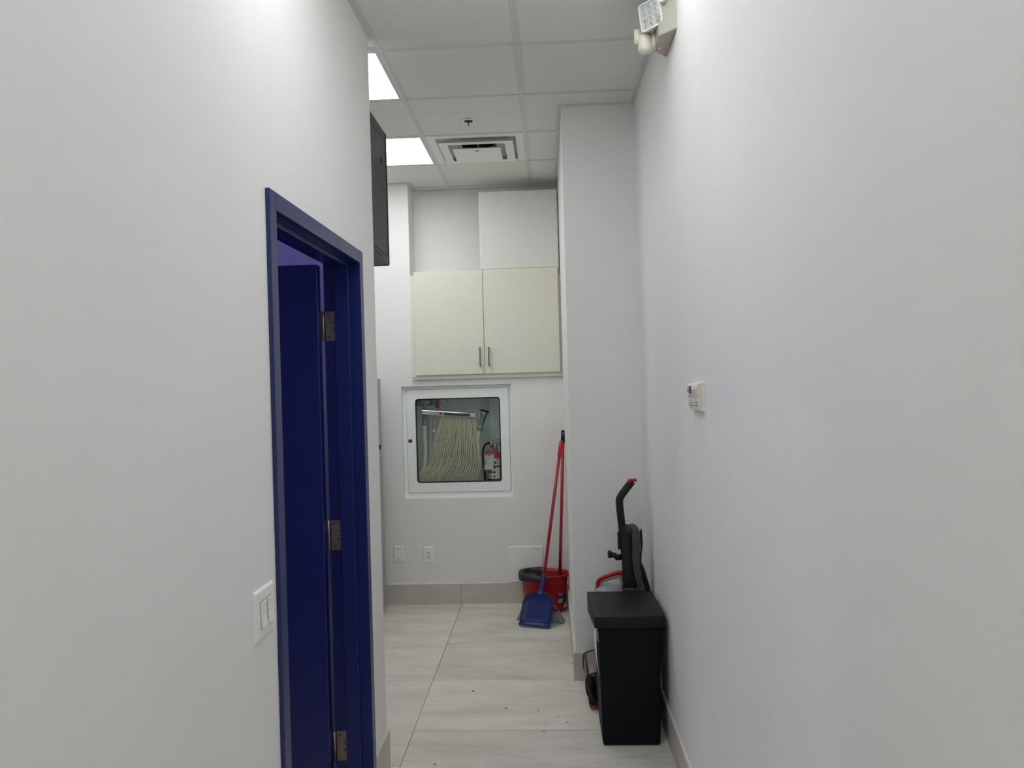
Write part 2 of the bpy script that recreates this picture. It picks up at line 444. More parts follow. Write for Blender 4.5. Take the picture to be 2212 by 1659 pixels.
baseboard('baseboard_left', (XL, YN), (XL, 2.02), (1, 0), J)
baseboard('baseboard_corner', (XL, 3.058), (XL, YC + .011), (1, 0), [])
baseboard('baseboard_partition', (XL, YC), (XW, YC), (0, 1), [.61])

# ------------------------------------------------------------------ blue door: frame, leaf, hinges
dr = sroot('door_1', (XL, 2.54, 0), 'navy blue door standing open in its navy steel frame')
FX = XL + .012                                # face of the casing
OY0, OY1, OZ = 2.022, 3.055, 2.146
IY0, IY1, IZ = 2.072, 3.005, 2.097
JX = -.857
def frame_piece(lo, hi, name='door_frame'): MB().box(lo, hi, .0015, 1).build(name, BLUE, dr)
# jambs: casing face, first rabbet, stop, second rabbet
frame_piece((JX, IY1, 0), (FX, OY1, OZ), 'jamb'); frame_piece((JX, OY0, 0), (FX, IY0, OZ), 'jamb'); frame_piece((JX, IY0, IZ), (FX, IY1, OZ), 'frame_head')
sx0, sx1, sp = -.812, -.757, .016
frame_piece((sx0, IY1 - sp, 0), (sx1, IY1, IZ), 'door_stop'); frame_piece((sx0, IY0, 0), (sx1, IY0 + sp, IZ), 'door_stop')
frame_piece((sx0, IY0 + sp, IZ - sp), (sx1, IY1 - sp, IZ), 'door_stop')
leaf = MB().box((-1.775, 2.957, .012), (-.868, 3.001, 2.088), .002, 1).build('door_leaf', BLUE, dr)
MB().cyl((-1.70, 2.90, 1.0), (-1.70, 2.957, 1.0), .012, 12).tube([(-1.70, 2.905, 1.0), (-1.66, 2.90, 1.0), (-1.58, 2.90, 1.0)], .010, 10).build('lever_handle', STEEL, leaf)
for zc in (1.855, 1.046, .228):
    h = MB().box((-.853, IY1 - .0022, zc - .057), (-.812 + .001, IY1 + .001, zc + .057), .0006, 1).build('hinge', BRASS, dr)
    MB().cyl((-.8615, IY1 - .004, zc - .058), (-.8615, IY1 - .004, zc + .058), .0062, 12).build('barrel', BRASS, h)
    for k, (sx, sz) in enumerate(((-.840, .044), (-.822, .015), (-.822, -.015), (-.838, -.044))):
        MB().cyl((sx, IY1 - .0036, zc + sz), (sx, IY1 - .002, zc + sz), .0042, 10).build('screw', SCREW, h)

# ------------------------------------------------------------------ ceiling lights
def light(x0, x1, y0, y1, label):
    r = thing('ceiling_light', ((x0 + x1) / 2, (y0 + y1) / 2, ZC), label, 'ceiling light', 'square flat light panels in the ceiling grid')
    x0 += .0122; x1 -= .0122; y0 += .0122; y1 -= .0122; f = .012
    o = [(x0, y0, ZC + .001), (x1, y0, ZC + .001), (x1, y1, ZC + .001), (x0, y1, ZC + .001)]
    i_ = [(x0 + f, y0 + f, ZC + .001), (x1 - f, y0 + f, ZC + .001), (x1 - f, y1 - f, ZC + .001), (x0 + f, y1 - f, ZC + .001)]
    MB().ring(o, i_, (0, 0, .02)).build('frame', TEE, r)
    MB().box((x0 + f, y0 + f, ZC + .003), (x1 - f, y1 - f, ZC + .012)).build('diffuser', PANELM if x0 < -1 else (PANEL3 if x0 > -.2 and y0 > 1 else PANEL2), r)
for L_ in LIGHTS:
    cx = (L_[0] + L_[1]) / 2; cy = (L_[2] + L_[3]) / 2
    if cx < -.8: lb = 'lit square ceiling panel nearest the dark wall-hung rack' if cy < 4.2 else 'lit square ceiling panel beside the air diffuser'
    else: lb = 'lit square ceiling panel close to the emergency light' if cy > 2.3 else 'lit square ceiling panel over the corridor before the blue door' if cy > 1.5 else ('unseen lit ceiling panel added over the near end of the corridor' if cy > -1 else 'unseen lit ceiling panel added farthest behind the viewer in the corridor')
    light(*L_, lb)
# light in the storeroom
r = thing('storeroom_light', (-2.30, 2.90, 2.7), 'round lit ceiling lamp in the room behind the blue door', 'ceiling light')
MB().lathe([(.15, 0), (.15, -.012), (.135, -.02)], 28, (-2.30, 2.90, 2.7)).build('trim', TEE, r)
MB().lathe([(.133, -.0195), (.132, -.024)], 28, (-2.30, 2.90, 2.7)).build('lens', emit('storeroom lamp', (1, .98, 1.), 42.), r)

# ------------------------------------------------------------------ air diffuser
dx0, dx1, dy0, dy1 = X1 + TW, X1 + T - TW, Y0 + 2 * T + TW, Y0 + 3 * T - TW
cx, cy = (dx0 + dx1) / 2, (dy0 + dy1) / 2
r = thing('air_diffuser', (cx, cy, ZC), 'white square stepped air diffuser in the ceiling beside the lit panel', 'air vent')
def sq(h, z, hy=None): hy = hy or h; return [(cx - h, cy - hy, z), (cx + h, cy - hy, z), (cx + h, cy + hy, z), (cx - h, cy + hy, z)]
H = (dx1 - dx0) / 2
m = MB(); m.ring(sq(H, ZC + .001), sq(.245, ZC + .001), (0, 0, .004))
m.ring(sq(.247, ZC + .005), sq(.243, ZC + .005), (0, 0, .042)); m.build('frame', DIFFW, r)
m = MB(); m.ring(sq(.247, ZC + .045), sq(.110, ZC + .045), (0, 0, .003)); m.build('back_pan', DIFFW, r)
MB().lathe([(.118, .044), (.118, .098)], 36, (cx, cy, ZC), cap0=False, cap1=True).build('duct_collar', DARK, r)
def cone(ho, hi, zo, zi, name):
    b = MB(); o1, i1 = sq(ho, zo), sq(hi, zi)
    b.ring(o1, i1, (0, 0, .0025)); b.build(name, DIFFW, r)
cone(.228, .165, ZC - .020, ZC + .022, 'louver_ring')
cone(.228, .175, ZC - .0205, ZC - .0185, 'louver_lip')
MB().box((cx - .148, cy - .148, ZC - .037), (cx + .148, cy + .148, ZC - .034), .001, 1).build('center_plate', DIFFW, r)
m = MB()
for sxx, syy in ((-1, -1), (1, -1), (1, 1), (-1, 1)):
    m.tube([(cx + sxx * .06, cy + syy * .06, ZC - .034), (cx + sxx * .16, cy + syy * .16, ZC + .012), (cx + sxx * .24, cy + syy * .24, ZC + .05)], .002, 6)
m.tube([(cx, cy, ZC - .034), (cx, cy, ZC + .06)], .004, 8)
m.build('hanger', DIFFW, r)
MB().lathe([(.010, -.0376), (.009, -.0386), (.004, -.0388)], 14, (cx, cy - .10, ZC)).build('screw_cap', SCREW, r)

# ------------------------------------------------------------------ sprinkler
sx_, sy_ = -.406, 4.414
r = thing('sprinkler_head', (sx_, sy_, ZC), 'small recessed chrome sprinkler in the ceiling tile before the diffuser', 'sprinkler')
MB().lathe([(.036, .003), (.038, -.001), (.036, -.005), (.027, -.004), (.026, .004)], 28, (sx_, sy_, ZC), cap0=False, cap1=False).build('escutcheon', WPLASTIC, r)
MB().lathe([(.0265, -.0022), (.010, -.0018)], 24, (sx_, sy_, ZC)).build('recess', DARK, r)
MB().lathe([(.007, -.001), (.0055, -.008), (.0035, -.012), (.0035, -.026)], 14, (sx_, sy_, ZC)).build('stem', SCREW, r)
MB().lathe([(.004, -.026), (.0115, -.028), (.0115, -.0295), (.005, -.031)], 18, (sx_, sy_, ZC)).build('deflector', CHROME, r)

# ------------------------------------------------------------------ wall cabinet
cf = YB - .020                                # carcass front
r = thing('wall_cabinet', (-.43, YB, CZ0), 'cream two-door wall cabinet set in the niche above the hose cabinet', 'cabinet')
CTOP = 2.418
m = MB()
m.box((XN + .001, cf, CZ0), (XP - .001, YR - .002, CZ0 + .018)); m.box((XN + .001, cf + .02, CTOP - .018), (XP - .001, YR - .002, CTOP))
m.box((XN + .001, cf + .001, CZ0 + .018), (XN + .033, YR - .002, CTOP - .018)); m.box((XP - .022, cf + .001, CZ0 + .018), (XP - .001, YR - .002, CTOP - .018))
m.box((XN + .033, YR - .012, CZ0 + .018), (XP - .022, YR - .002, CTOP - .018))
m.build('carcass', CREAM, r)
MB().box((XN + .002, cf - .006, CZ0 + .018), (XN + .030, cf + .001, CTOP - .004), .001, 1).build('filler_strip', CREAM, r)
MB().box((XN + .030, cf - .004, CZ0 + .0005), (XP - .002, cf + .0005, 1.69), .001, 1).build('bottom_rail', CREAM, r)
df = cf - .022
for x0, x1, hx in ((-.958, -.4545, -.484), (-.4515, .0935, -.420)):
    d = MB().box((x0, df, 1.684), (x1, cf - .0045, 2.441), .0012, 1).build('door', CREAM, r)
    m = MB(); m.box((hx - .0045, df - .032, 1.737), (hx + .0045, df - .023, 1.877), .0012, 1)
    for z in (1.747, 1.867): m.box((hx - .0045, df - .024, z - .006), (hx + .0045, df, z + .006))
    m.build('handle', STEEL, d)

# ------------------------------------------------------------------ foam boards on the cabinet
tilt = Matrix.Rotation(math.radians(-1.2), 4, 'X')
o = MB().box((-.469, 5.706, 2.4425), (.104, 5.730, 3.014), .010, 3, tilt, (0, 5.706, 2.4425)).build('foam_board', FOAM)
tag(o, 'square white foam board standing upright on the cream wall cabinet', 'foam board')
o = MB().box((-.460, 5.735, 2.420), (.1095, 5.755, 3.000), .003, 2, tilt, (0, 5.735, 2.42)).build('foam_board', FOAM)
tag(o, 'second white board tucked close behind the square foam board', 'foam board')

# ------------------------------------------------------------------ recessed fire hose cabinet
r = thing('hose_cabinet', (-.67, YB, HZ0), 'white recessed fire hose cabinet with a glass door in the back wall', 'fire cabinet')
ty0, ty1 = 5.775, 5.985
m = MB(); tx0, tx1, tz0, tz1 = -1.070, -.277, .785, 1.598
m.box((tx0, ty0, tz0), (tx0 + .003, ty1, tz1)); m.box((tx1 - .003, ty0, tz0), (tx1, ty1, tz1))
m.box((tx0 + .003, ty0, tz0), (tx1 - .003, ty1, tz0 + .003)); m.box((tx0 + .003, ty0, tz1 - .003), (tx1 - .003, ty1, tz1)); m.box((tx0 + .003, ty1 - .003, tz0 + .003), (tx1 - .003, ty1, tz1 - .003))
tub = m.build('tub', TUB, r)
for hx, hz in ((-.768, 1.506), (-.768, 1.488), (-.585, 1.508), (-.585, 1.492), (-.43, 1.51), (-.955, 1.25), (-.94, 1.19), (-.955, 1.135)):
    MB().cyl((hx, ty1 - .0045, hz), (hx, ty1 - .0031, hz), .0045, 10).build('knockout_hole', DARK, tub)
fy = YB + .028
P = lambda pts, y: [(a, y, b) for a, b in pts]
door_o = rrect(-1.048, -.290, .820, 1.578, .014); 
m = MB(); m.ring(P(rrect(HX0 + .0005, HX1 - .0005, HZ0 + .0005, HZ1 - .0005, .002), fy + .006), P(rrect(-1.0505, -.2875, .8175, 1.5805, .015), fy + .006), (0, .004, 0))
m.build('trim_frame', WSTEEL, r)
win = rrect(-.984, -.3545, .887, 1.512, .022)
m = MB(); m.ring(P(door_o, fy), P(win, fy), (0, .014, 0)); dd = m.build('door', WSTEEL, r)
MB().ring(P(rrect(-.985, -.3535, .886, 1.513, .022), fy + .0142), P(rrect(-.975, -.3635, .896, 1.503, .018), fy + .0142), (0, .004, 0)).build('gasket', DARK, dd)
MB().prism(P(rrect(-.990, -.349, .881, 1.518, .022), fy + .0185), (0, .003, 0)).build('glass_pane', GLASS, dd)
m = MB(); m.box((-1.0405, fy - .0012, 1.190), (-1.012, fy + .002, 1.213), .0008, 1); lt = m.build('latch', DARK, dd)
MB().box((-1.034, fy - .0024, 1.194), (-1.019, fy - .001, 1.209), .0005, 1).build('latch_tongue', SCREW, lt)
MB().cyl((-1.016, fy - .003, 1.195), (-1.016, fy - .001, 1.195), .002, 8).build('latch_rivet', CHROME, lt)

# fire hose on its rack (inside the cabinet)
r = thing('fire_hose', (-.73, 5.86, .79), 'cream fire hose folded on its chrome rack behind the cabinet glass', 'fire hose')
tz = tz0 + .004
Lc = [(-.795, 1.370), (-.835, 1.250), (-.875, 1.142), (-.909, 1.009), (-.971, .956), (-1.010, .870)]
Mc = [(-.674, 1.361), (-.689, 1.247), (-.701, 1.138), (-.732, 1.018), (-.795, .928), (-.860, .850)]
Rc = [(-.547, 1.358), (-.538, 1.219), (-.523, 1.116), (-.516, 1.025), (-.534, .923), (-.590, .840)]
NF = 27
for i in range(NF):
    t = i / (NF - 1); pts = []
    for k in range(6):
        if t < .5: a, b, s_ = Lc[k], Mc[k], t * 2
        else: a, b, s_ = Mc[k], Rc[k], t * 2 - 1
        x = a[0] + (b[0] - a[0]) * s_; z = a[1] + (b[1] - a[1]) * s_
        if 0 < k: x += random.uniform(-.0022, .0022)
        pts.append((x, 5.838 + (i % 3) * .005 + random.uniform(-.001, .001) - (.006 if k >= 4 else 0), z))
    pts.append((pts[-1][0] + .010, 5.842, .802 + .02 * random.random()))
    path = smooth_path(pts, 6)
    MB().tube(path, .0047, 10, (3.4, .86), up=(0, 1, 0)).build('hose_fold', HOSE, r)
# return strands at the left and the supply leg
MB().tube(smooth_path([(-.931, 5.872, 1.322), (-.934, 5.87, 1.233), (-.931, 5.866, 1.111), (-.941, 5.864, 1.002), (-.975, 5.862, .935), (-1.02, 5.86, .85)], 6), .013, 12, (.7, 1.15), up=(0, 1, 0)).build('supply_leg', HOSE2, r)
MB().tube(smooth_path([(-.876, 5.885, 1.40), (-.887, 5.885, 1.292), (-.894, 5.885, 1.17), (-.90, 5.885, 1.05), (-.93, 5.885, .95)], 6), .0065, 8, (1, .8)).build('return_strand', HOSE2, r)
MB().tube(smooth_path([(-.861, 5.88, 1.39), (-.853, 5.88, 1.297), (-.858, 5.88, 1.212), (-.87, 5.88, 1.05)], 6), .0042, 8).build('return_strand', HOSE2, r)
MB().box((-.873, 5.868, 1.255), (-.845, 5.872, 1.281), .001, 1).build('inspection_tag', PAPER, r)
# chrome rack bar, slightly sloping
bar = MB(); A0, B0 = Vector((-.940, 5.80, 1.394)), Vector((-.523, 5.80, 1.361))
def barq(y): return [(A0.x, y, A0.z), (B0.x, y, B0.z), (B0.x + .002, y, B0.z + .028), (A0.x, y, A0.z + .033)]
bar.hexa(barq(5.806), barq(5.838), .002, 2); bo = bar.build('rack_bar', CHROME, r)
def on_bar(t0, t1, v0, v1, y=5.8046):
    f = lambda t, v: (A0.x + (B0.x - A0.x) * t, y, A0.z + (B0.z - A0.z) * t + .031 * v)
    return [f(t0, v0), f(t1, v0), f(t1, v1), f(t0, v1)]
for nm, mt, q in (('bar_label', DARK, (.40, .85, .14, .82)), ('red_sticker', REDINK, (.31, .365, .25, .8)), ('bar_end_label', PAPER, (.87, .955, .2, .85)), ('bar_end_label', SCREW, (.962, .99, .2, .85))):
    MB().prism(on_bar(*q), (0, .0012, 0)).build(nm, mt, bo)
for q in ((.47, .60, .45, .62), (.65, .76, .42, .55), (.815, .84, .4, .7)): MB().prism(on_bar(*q, 5.8042), (0, .0006, 0)).build('label_print', SCREW, bo)
m = MB()
for i in range(10):
    x = -.80 + i * .028; m.tube([(x, 5.822, 1.384 - (x + .8) * .08), (x, 5.90, 1.384 - (x + .8) * .08)], .002, 6)
m.build('rack_pins', CHROME, r)
# valve, pipe, couplings
m = MB(); m.lathe([(.017, 1.515), (.017, 1.465), (.013, 1.46), (.013, 1.425), (.020, 1.42), (.020, 1.39)], 20, (-.929, 5.90, 0)); m.build('valve_outlet', GALV, r)
m = MB(); m.tube([(-1.02, 5.91, 1.485), (-.985, 5.91, 1.485)], .030, 20); m.tube([(-.985, 5.905, 1.487), (-.88, 5.905, 1.482)], [.027, .024], 20)
m.tube([(-.88, 5.9, 1.482), (-.862, 5.9, 1.480)], .016, 6); m.tube([(-.862, 5.9, 1.480), (-.83, 5.9, 1.478)], .007, 12); m.build('valve_body', GALV, r)
m = MB(); m.lathe([(.006, -.010), (.030, -.012), (.040, -.009), (.042, 0), (.040, .009), (.030, .011), (.006, .009)], 28, (-.836, 5.9, 1.474), axis='x'); m.build('handwheel', DKRED, r)
m = MB(); m.lathe([(.016, 1.39), (.021, 1.375), (.021, 1.352), (.017, 1.350), (.017, 1.33), (.020, 1.325), (.020, 1.312), (.014, 1.31)], 20, (-.930, 5.875, 0)); m.build('coupling', GALV, r)
# nozzle hanging at the right of the bar
nd = Vector((-.474, 0, 1.411)) - Vector((-.517, 0, 1.268)); nd.normalize(); nb = Vector((-.517, 5.835, 1.262))
m = MB(); prof = [(.013, 0), (.020, .006), (.021, .03), (.017, .034), (.016, .06), (.021, .066), (.020, .105), (.024, .112), (.025, .145), (.018, .148)]
m.tube([nb + nd * z for _, z in prof], [q for q, _ in prof], 20); no = m.build('nozzle', GALV, r)
MB().tube([(-.510, 5.822, 1.420), (-.44, 5.822, 1.400)], .0058, 10).build('nozzle_lever', BLACKP, no)
MB().tube(smooth_path([nb + nd * .01, (-.530, 5.84, 1.20), (-.532, 5.845, 1.12), (-.525, 5.85, 1.02)], 5), .010, 10, (.6, 1.1), up=(0, 1, 0)).build('nozzle_leg', HOSE2, r)

# fire extinguisher
ex, ey = -.405, 5.868
r = thing('fire_extinguisher', (ex, ey, .79), 'red fire extinguisher with a white service tag inside the hose cabinet', 'fire extinguisher')
R0 = .062
MB().lathe([(.050, tz), (R0, tz + .012), (R0, 1.035), (.058, 1.062), (.044, 1.085), (.022, 1.098), (.018, 1.102), (.018, 1.125)], 36, (ex, ey, 0)).build('cylinder', RED, r)
MB().lathe([(.017, 1.12), (.019, 1.125), (.019, 1.15), (.013, 1.158), (.013, 1.165)], 20, (ex, ey, 0)).build('valve', GALV, r)
MB().lathe([(.016, 0), (.016, .008), (.012, .010)], 20, (ex - .022, ey - .03, 1.143), axis='y').build('gauge', DKRED, r)
m = MB(); m.box((ex - .03, ey - .009, 1.166), (ex + .085, ey + .009, 1.172), .002, 1); m.box((ex - .02, ey - .009, 1.185), (ex + .075, ey + .009, 1.191), .002, 1, Matrix.Rotation(math.radians(-6), 4, 'Y'), (ex, ey, 1.185))
m.tube([(ex - .02, ey, 1.16), (ex - .022, ey, 1.19)], .006, 8); m.build('lever_handle', GALV, r)
MB().tube([(ex + .03, ey - .012, 1.16), (ex + .055, ey - .012, 1.13), (ex + .09, ey - .01, 1.112)], .005, 8).build('carry_grip', BLACKP, r)
MB().tube(smooth_path([(-.430, 5.845, 1.166), (-.468, 5.828, 1.163), (-.495, 5.82, 1.115), (-.496, 5.82, 1.04), (-.487, 5.822, .968), (-.484, 5.825, .86), (-.484, 5.825, .81)], 6), .0085, 10).build('discharge_hose', BLACKP, r)
MB().cyl((-.441, 5.84, 1.166), (-.425, 5.85, 1.166), .010, 12).build('hose_fitting', PAPER, r)
def band(z0, z1, a0, a1, rr, nm, mt, par):
    return MB().lathe([(rr, z0), (rr, z1)], 18, (ex, ey, 0), a0=math.radians(a0), a1=math.radians(a1)).build(nm, mt, par)
lab = band(.905, 1.055, 185, 300, R0 + .0006, 'instruction_label', PAPER, r)
for z0, z1, a0, a1, mt in ((.945, .962, 206, 222, INK), (.945, .962, 230, 246, INK), (.945, .962, 254, 272, INK), (.918, .925, 204, 222, INK), (.918, .928, 232, 242, INK), (.918, .926, 254, 274, INK), (1.012, 1.035, 262, 278, INK), (.980, .993, 258, 276, INK), (1.042, 1.052, 272, 295, YELINK), (1.015, 1.028, 282, 294, YELINK)):
    band(z0, z1, a0, a1, R0 + .0010, 'label_print', mt, lab)
band(.872, .888, 225, 250, R0 + .0008, 'maker_patch', PAPER, r)
MB().lathe([(R0 + .002, .992), (R0 + .002, 1.003)], 36, (ex, ey, 0)).build('strap', BLACKP, r)
tq = lambda u0, u1, v0, v1, y: [(-.488 + .0655 * u + .0155 * v, y, .966 + .150 * v) for u, v in ((u0, v0), (u1, v0), (u1, v1), (u0, v1))]
tg = MB().prism(tq(0, 1, 0, 1, 5.798), (0, .0012, 0)).build('service_tag', PAPER, r)
MB().prism(tq(0, 1, .81, 1, 5.7972), (0, .0008, 0)).build('tag_header', REDINK, tg)
MB().prism(tq(0, 1, 0, .06, 5.7972), (0, .0008, 0)).build('tag_footer', REDINK, tg)
MB().tube([(-.472 + .0045 * k, 5.7966, 1.1 + .0035 * math.sin(k * 1.9)) for k in range(11)], .0012, 5).build('tag_script', PAPER, tg)
m = MB()
for q in ((.08, .2, .73, .77), (.35, .6, .735, .77), (.75, .88, .73, .765), (.1, .28, .575, .60), (.4, .5, .585, .595), (.12, .2, .3, .5), (.4, .8, .65, .66), (.35, .85, .61, .618)): m.prism(tq(*q, 5.7974), (0, .0005, 0))
m.build('tag_print', INK, tg)

# ------------------------------------------------------------------ plates on the back wall
def plate(name, x0, x1, z0, z1, label, cat):
    r = thing(name, ((x0 + x1) / 2, YB, z0), label, cat)
    b = .006
    MB().hexa([(x0, YB, z0), (x1, YB, z0), (x1, YB, z1), (x0, YB, z1)], [(x0 + b, YB - .006, z0 + b), (x1 - b, YB - .006, z0 + b), (x1 - b, YB - .006, z1 - b), (x0 + b, YB - .006, z1 - b)]).build('cover_plate', WPLASTIC, r)
    return r
r = plate('blank_wall_plate', -1.169, -1.094, .311, .433, 'blank white wall plate with two screws near the fridge', 'wall plate')
for z in (.413, .331): MB().cyl((-1.1315, YB - .0074, z), (-1.1315, YB - .0058, z), .0042, 12).build('screw', SCREW, r)
r = plate('power_outlet', -.946, -.869, .300, .425, 'white two-socket power outlet under the hose cabinet', 'outlet')
MB().box((-.9245, YB - .0085, .329), (-.8905, YB - .0055, .396), .001, 1).build('socket_insert', WPLASTIC2, r)
for zc in (.380, .345):
    m = MB(); m.box((-.9175, YB - .0092, zc - .002), (-.9135, YB - .0082, zc + .007)); m.box((-.9010, YB - .0092, zc - .001), (-.8975, YB - .0082, zc + .006)); m.cyl((-.9075, YB - .0092, zc - .008), (-.9075, YB - .0082, zc - .008), .003, 10)
    m.build('socket_holes', DARK, r)
for z in (.414, .311): MB().cyl((-.9075, YB - .007, z), (-.9075, YB - .0058, z), .003, 10).build('screw', IVORY2, r)

# access panel with a pencilled note
r = thing('access_panel', (-.195, YB, .155), 'square white access panel above the baseboard behind the red bucket', 'access panel')
MB().box((-.319, YB - .012, .156), (-.071, YB - .0005, .413), .002, 1).build('cover', WPLASTIC, r)
m = MB()
def scrib(x0, x1, z, a, n):
    m.tube([(x0 + (x1 - x0) * k / n, YB - .0126, z + a * math.sin(k * 2.3) + a * .5 * math.sin(k * 1.1 + 1)) for k in range(n + 1)], .0007, 5)
scrib(-.130, -.108, .399, .004, 9); scrib(-.104, -.092, .396, .003, 6); scrib(-.119, -.110, .387, .002, 5)
m.build('handwriting', INK, r)

# ------------------------------------------------------------------ light switch on the left wall
r = thing('light_switch', (XL, 1.925, 1.0), 'white double rocker light switch beside the blue door frame', 'light switch')
y0, y1, z0, z1 = 1.860, 1.992, 1.003, 1.129; b = .006
MB().hexa([(XL, y0, z0), (XL, y1, z0), (XL, y1, z1), (XL, y0, z1)], [(XL + .007, y0 + b, z0 + b), (XL + .007, y1 - b, z0 + b), (XL + .007, y1 - b, z1 - b), (XL + .007, y0 + b, z1 - b)], .0012, 2).build('cover_plate', WPLASTIC, r)
for yc in (1.905, 1.951):
    MB().box((XL + .006, yc - .0172, 1.031), (XL + .0078, yc + .0172, 1.1), .0005, 1).build('rocker_gap_shade', IVORY2, r)  # grey plate stands for the shaded gap round the rocker
    zc = 1.0655; w = .0145
    MB().prism([(XL + .008, yc - w, 1.034), (XL + .0150, yc - w, 1.035), (XL + .0112, yc - w, 1.064), (XL + .0120, yc - w, 1.0965), (XL + .008, yc - w, 1.0965)], (0, 2 * w, 0)).build('rocker', WPLASTIC2, r)
    for z in (1.114, 1.018): MB().cyl((XL + .0068, yc, z), (XL + .0078, yc, z), .003, 10).build('screw', WPLASTIC, r)

# ------------------------------------------------------------------ thermostat on the right wall
r = thing('thermostat', (XR, 2.64, 1.507), 'small ivory thermostat with a curved dial window on the right wall', 'thermostat')
ya, yb = 2.560, 2.735
MB().box((XR - .004, ya - .004, 1.508), (XR, yb + .004, 1.601), .001, 1).build('back_plate', WPLASTIC, r)
prof = [(XR - .004, 1.510), (XR - .017, 1.511), (XR - .0185, 1.520), (XR - .019, 1.552), (XR - .0235, 1.566), (XR - .0255, 1.580), (XR - .0235, 1.592), (XR - .016, 1.5995), (XR - .004, 1.6)]
MB().prism([(x, ya, z) for x, z in prof], (0, yb - ya, 0)).build('cover', IVORY, r)
MB().prism([(XR - .0245, 2.655, 1.566), (XR - .0262, 2.655, 1.580), (XR - .0245, 2.655, 1.591), (XR - .022, 2.655, 1.591), (XR - .022, 2.655, 1.566)], (0, .058, 0)).build('dial_window', GREYPL, r)
MB().prism([(XR - .0250, 2.655, 1.566), (XR - .0267, 2.655, 1.580), (XR - .0250, 2.655, 1.590), (XR - .022, 2.655, 1.590), (XR - .022, 2.655, 1.566)], (0, .020, 0)).build('dial_scale', INK, r)
MB().box((XR - .0285, 2.690, 1.560), (XR - .020, 2.722, 1.565), .0015, 2).build('set_lever', WPLASTIC2, r)
MB().box((XR - .0192, 2.575, 1.5245), (XR - .0180, 2.730, 1.5265)).build('seam', SCREW, r)
for lo, hi in (((XR - .0192, 2.585, 1.531), (XR - .0184, 2.612, 1.533)), ((XR - .0192, 2.585, 1.536), (XR - .0184, 2.612, 1.538)), ((XR - .0192, 2.66, 1.533), (XR - .0184, 2.715, 1.5345)), ((XR - .0190, 2.695, 1.516), (XR - .0182, 2.700, 1.521))):
    MB().box(lo, hi).build('printed_mark', INK, r)

# ------------------------------------------------------------------ emergency light on the right wall
r = thing('emergency_light', (XR, 3.01, 2.89), 'ivory emergency light with a square lamp head high on the right wall', 'emergency light')
zb, zt = 2.888, 3.062
MB().hexa([(XR, 2.878, zb), (XR, 3.140, zb), (.446, 3.075, zb), (.446, 2.938, zb)], [(XR, 2.878, zt), (XR, 3.140, zt), (.446, 3.075, zt - .01), (.446, 2.938, zt - .01)], .004, 2).build('housing', IVORY2, r)
MB().lathe([(.0042, -.0012), (.0042, .002)], 12, (.464, 3.048, zb)).build('indicator', LED, r)
m = MB()
for y in (3.03, 3.045): m.box((.452, y - .001, zb - .0006), (.459, y + .001, zb + .001))
m.build('test_slot', DARK, r)
# swivel knuckle
kx, ky = .409, 3.046
m = MB(); m.tube([(.448, ky, 2.915), (.432, ky, 2.915)], [.034, .030], 24); m.build('swivel_base', IVORY, r)
m = MB(); m.lathe([(.010, 2.868), (.022, 2.873), (.0275, 2.884), (.0285, 2.925), (.0275, 2.935)], 28, (kx, ky, 0)); m.build('knuckle', IVORY, r)
m = MB(); m.lathe([(.021, 2.93), (.021, 2.958)], 28, (kx, ky, 0)); m.build('knuckle_pivot', IVORY2, r)
m = MB(); m.tube([(kx - .027, ky - .004, 2.905), (kx - .027, ky - .004, 2.960)], .012, 14, (.5, 1.2)); m.build('knuckle_ear', IVORY, r)
# lamp head: a rounded square box facing left and slightly to the viewer
hd = sroot('x', (0, 0, 0)); bpy.data.objects.remove(hd)
ex_ = Vector((.62, -.785, 0)).normalized(); ez_ = Vector((0, 0, 1)); en = ex_.cross(ez_) * -1
en = Vector((-ex_.y * -1, 0, 0)) if False else Vector((ex_.y, -ex_.x, 0))   # points to -x,-y
tl = Matrix.Rotation(math.radians(10), 4, ex_); ez_ = tl @ ez_; en = tl @ en
hc = Vector((.4235, 2.966, 2.982))
def hp(a, b, d=0.): return tuple(hc + ex_ * a + ez_ * b + en * d)
def rr2(w, h, rad, d): return [hp(a, b, d) for a, b in rrect(-w, w, -h, h, rad)]
m = MB(); m.prism(rr2(.054, .050, .013, 0), tuple(en * -.016)); head = m.build('lamp_head', WPLASTIC, r)
MB().ring(rr2(.054, .050, .013, .006), rr2(.0475, .0445, .010, .006), tuple(en * -.0062)).build('bezel', WPLASTIC, head)
MB().prism(rr2(.0458, .0438, .010, .0008), tuple(en * -.0006)).build('reflector_pan', REFW, head)
for i in range(3):
    for k in range(4):
        a0, b0 = -.044 + i * .0297, -.042 + k * .0213
        q = [hp(a0 + .003, b0 + .0015, .0025), hp(a0 + .026, b0 + .0015, .0025), hp(a0 + .026, b0 + .0185, .0025), hp(a0 + .003, b0 + .0185, .0025)]
        q2 = [hp(a0 + .010, b0 + .007, .0045), hp(a0 + .018, b0 + .007, .0045), hp(a0 + .018, b0 + .0127, .0045), hp(a0 + .010, b0 + .0127, .0045)]
        MB().ring(q, q2, tuple(en * -.0004)).build('reflector_cell', REFL, head)
MB().prism(rr2(.0458, .0438, .010, .0062), tuple(en * -.0005)).build('lens', LENS, head)
MB().tube([hp(-.01, -.030, -.014), (kx, ky, 2.955)], [.016, .019], 16).build('head_neck', IVORY2, head)
MB().tube([(.462, 2.915, 3.005), (.452, 2.895, 3.005)], .010, 14).build('conduit_plug', IVORY, r)

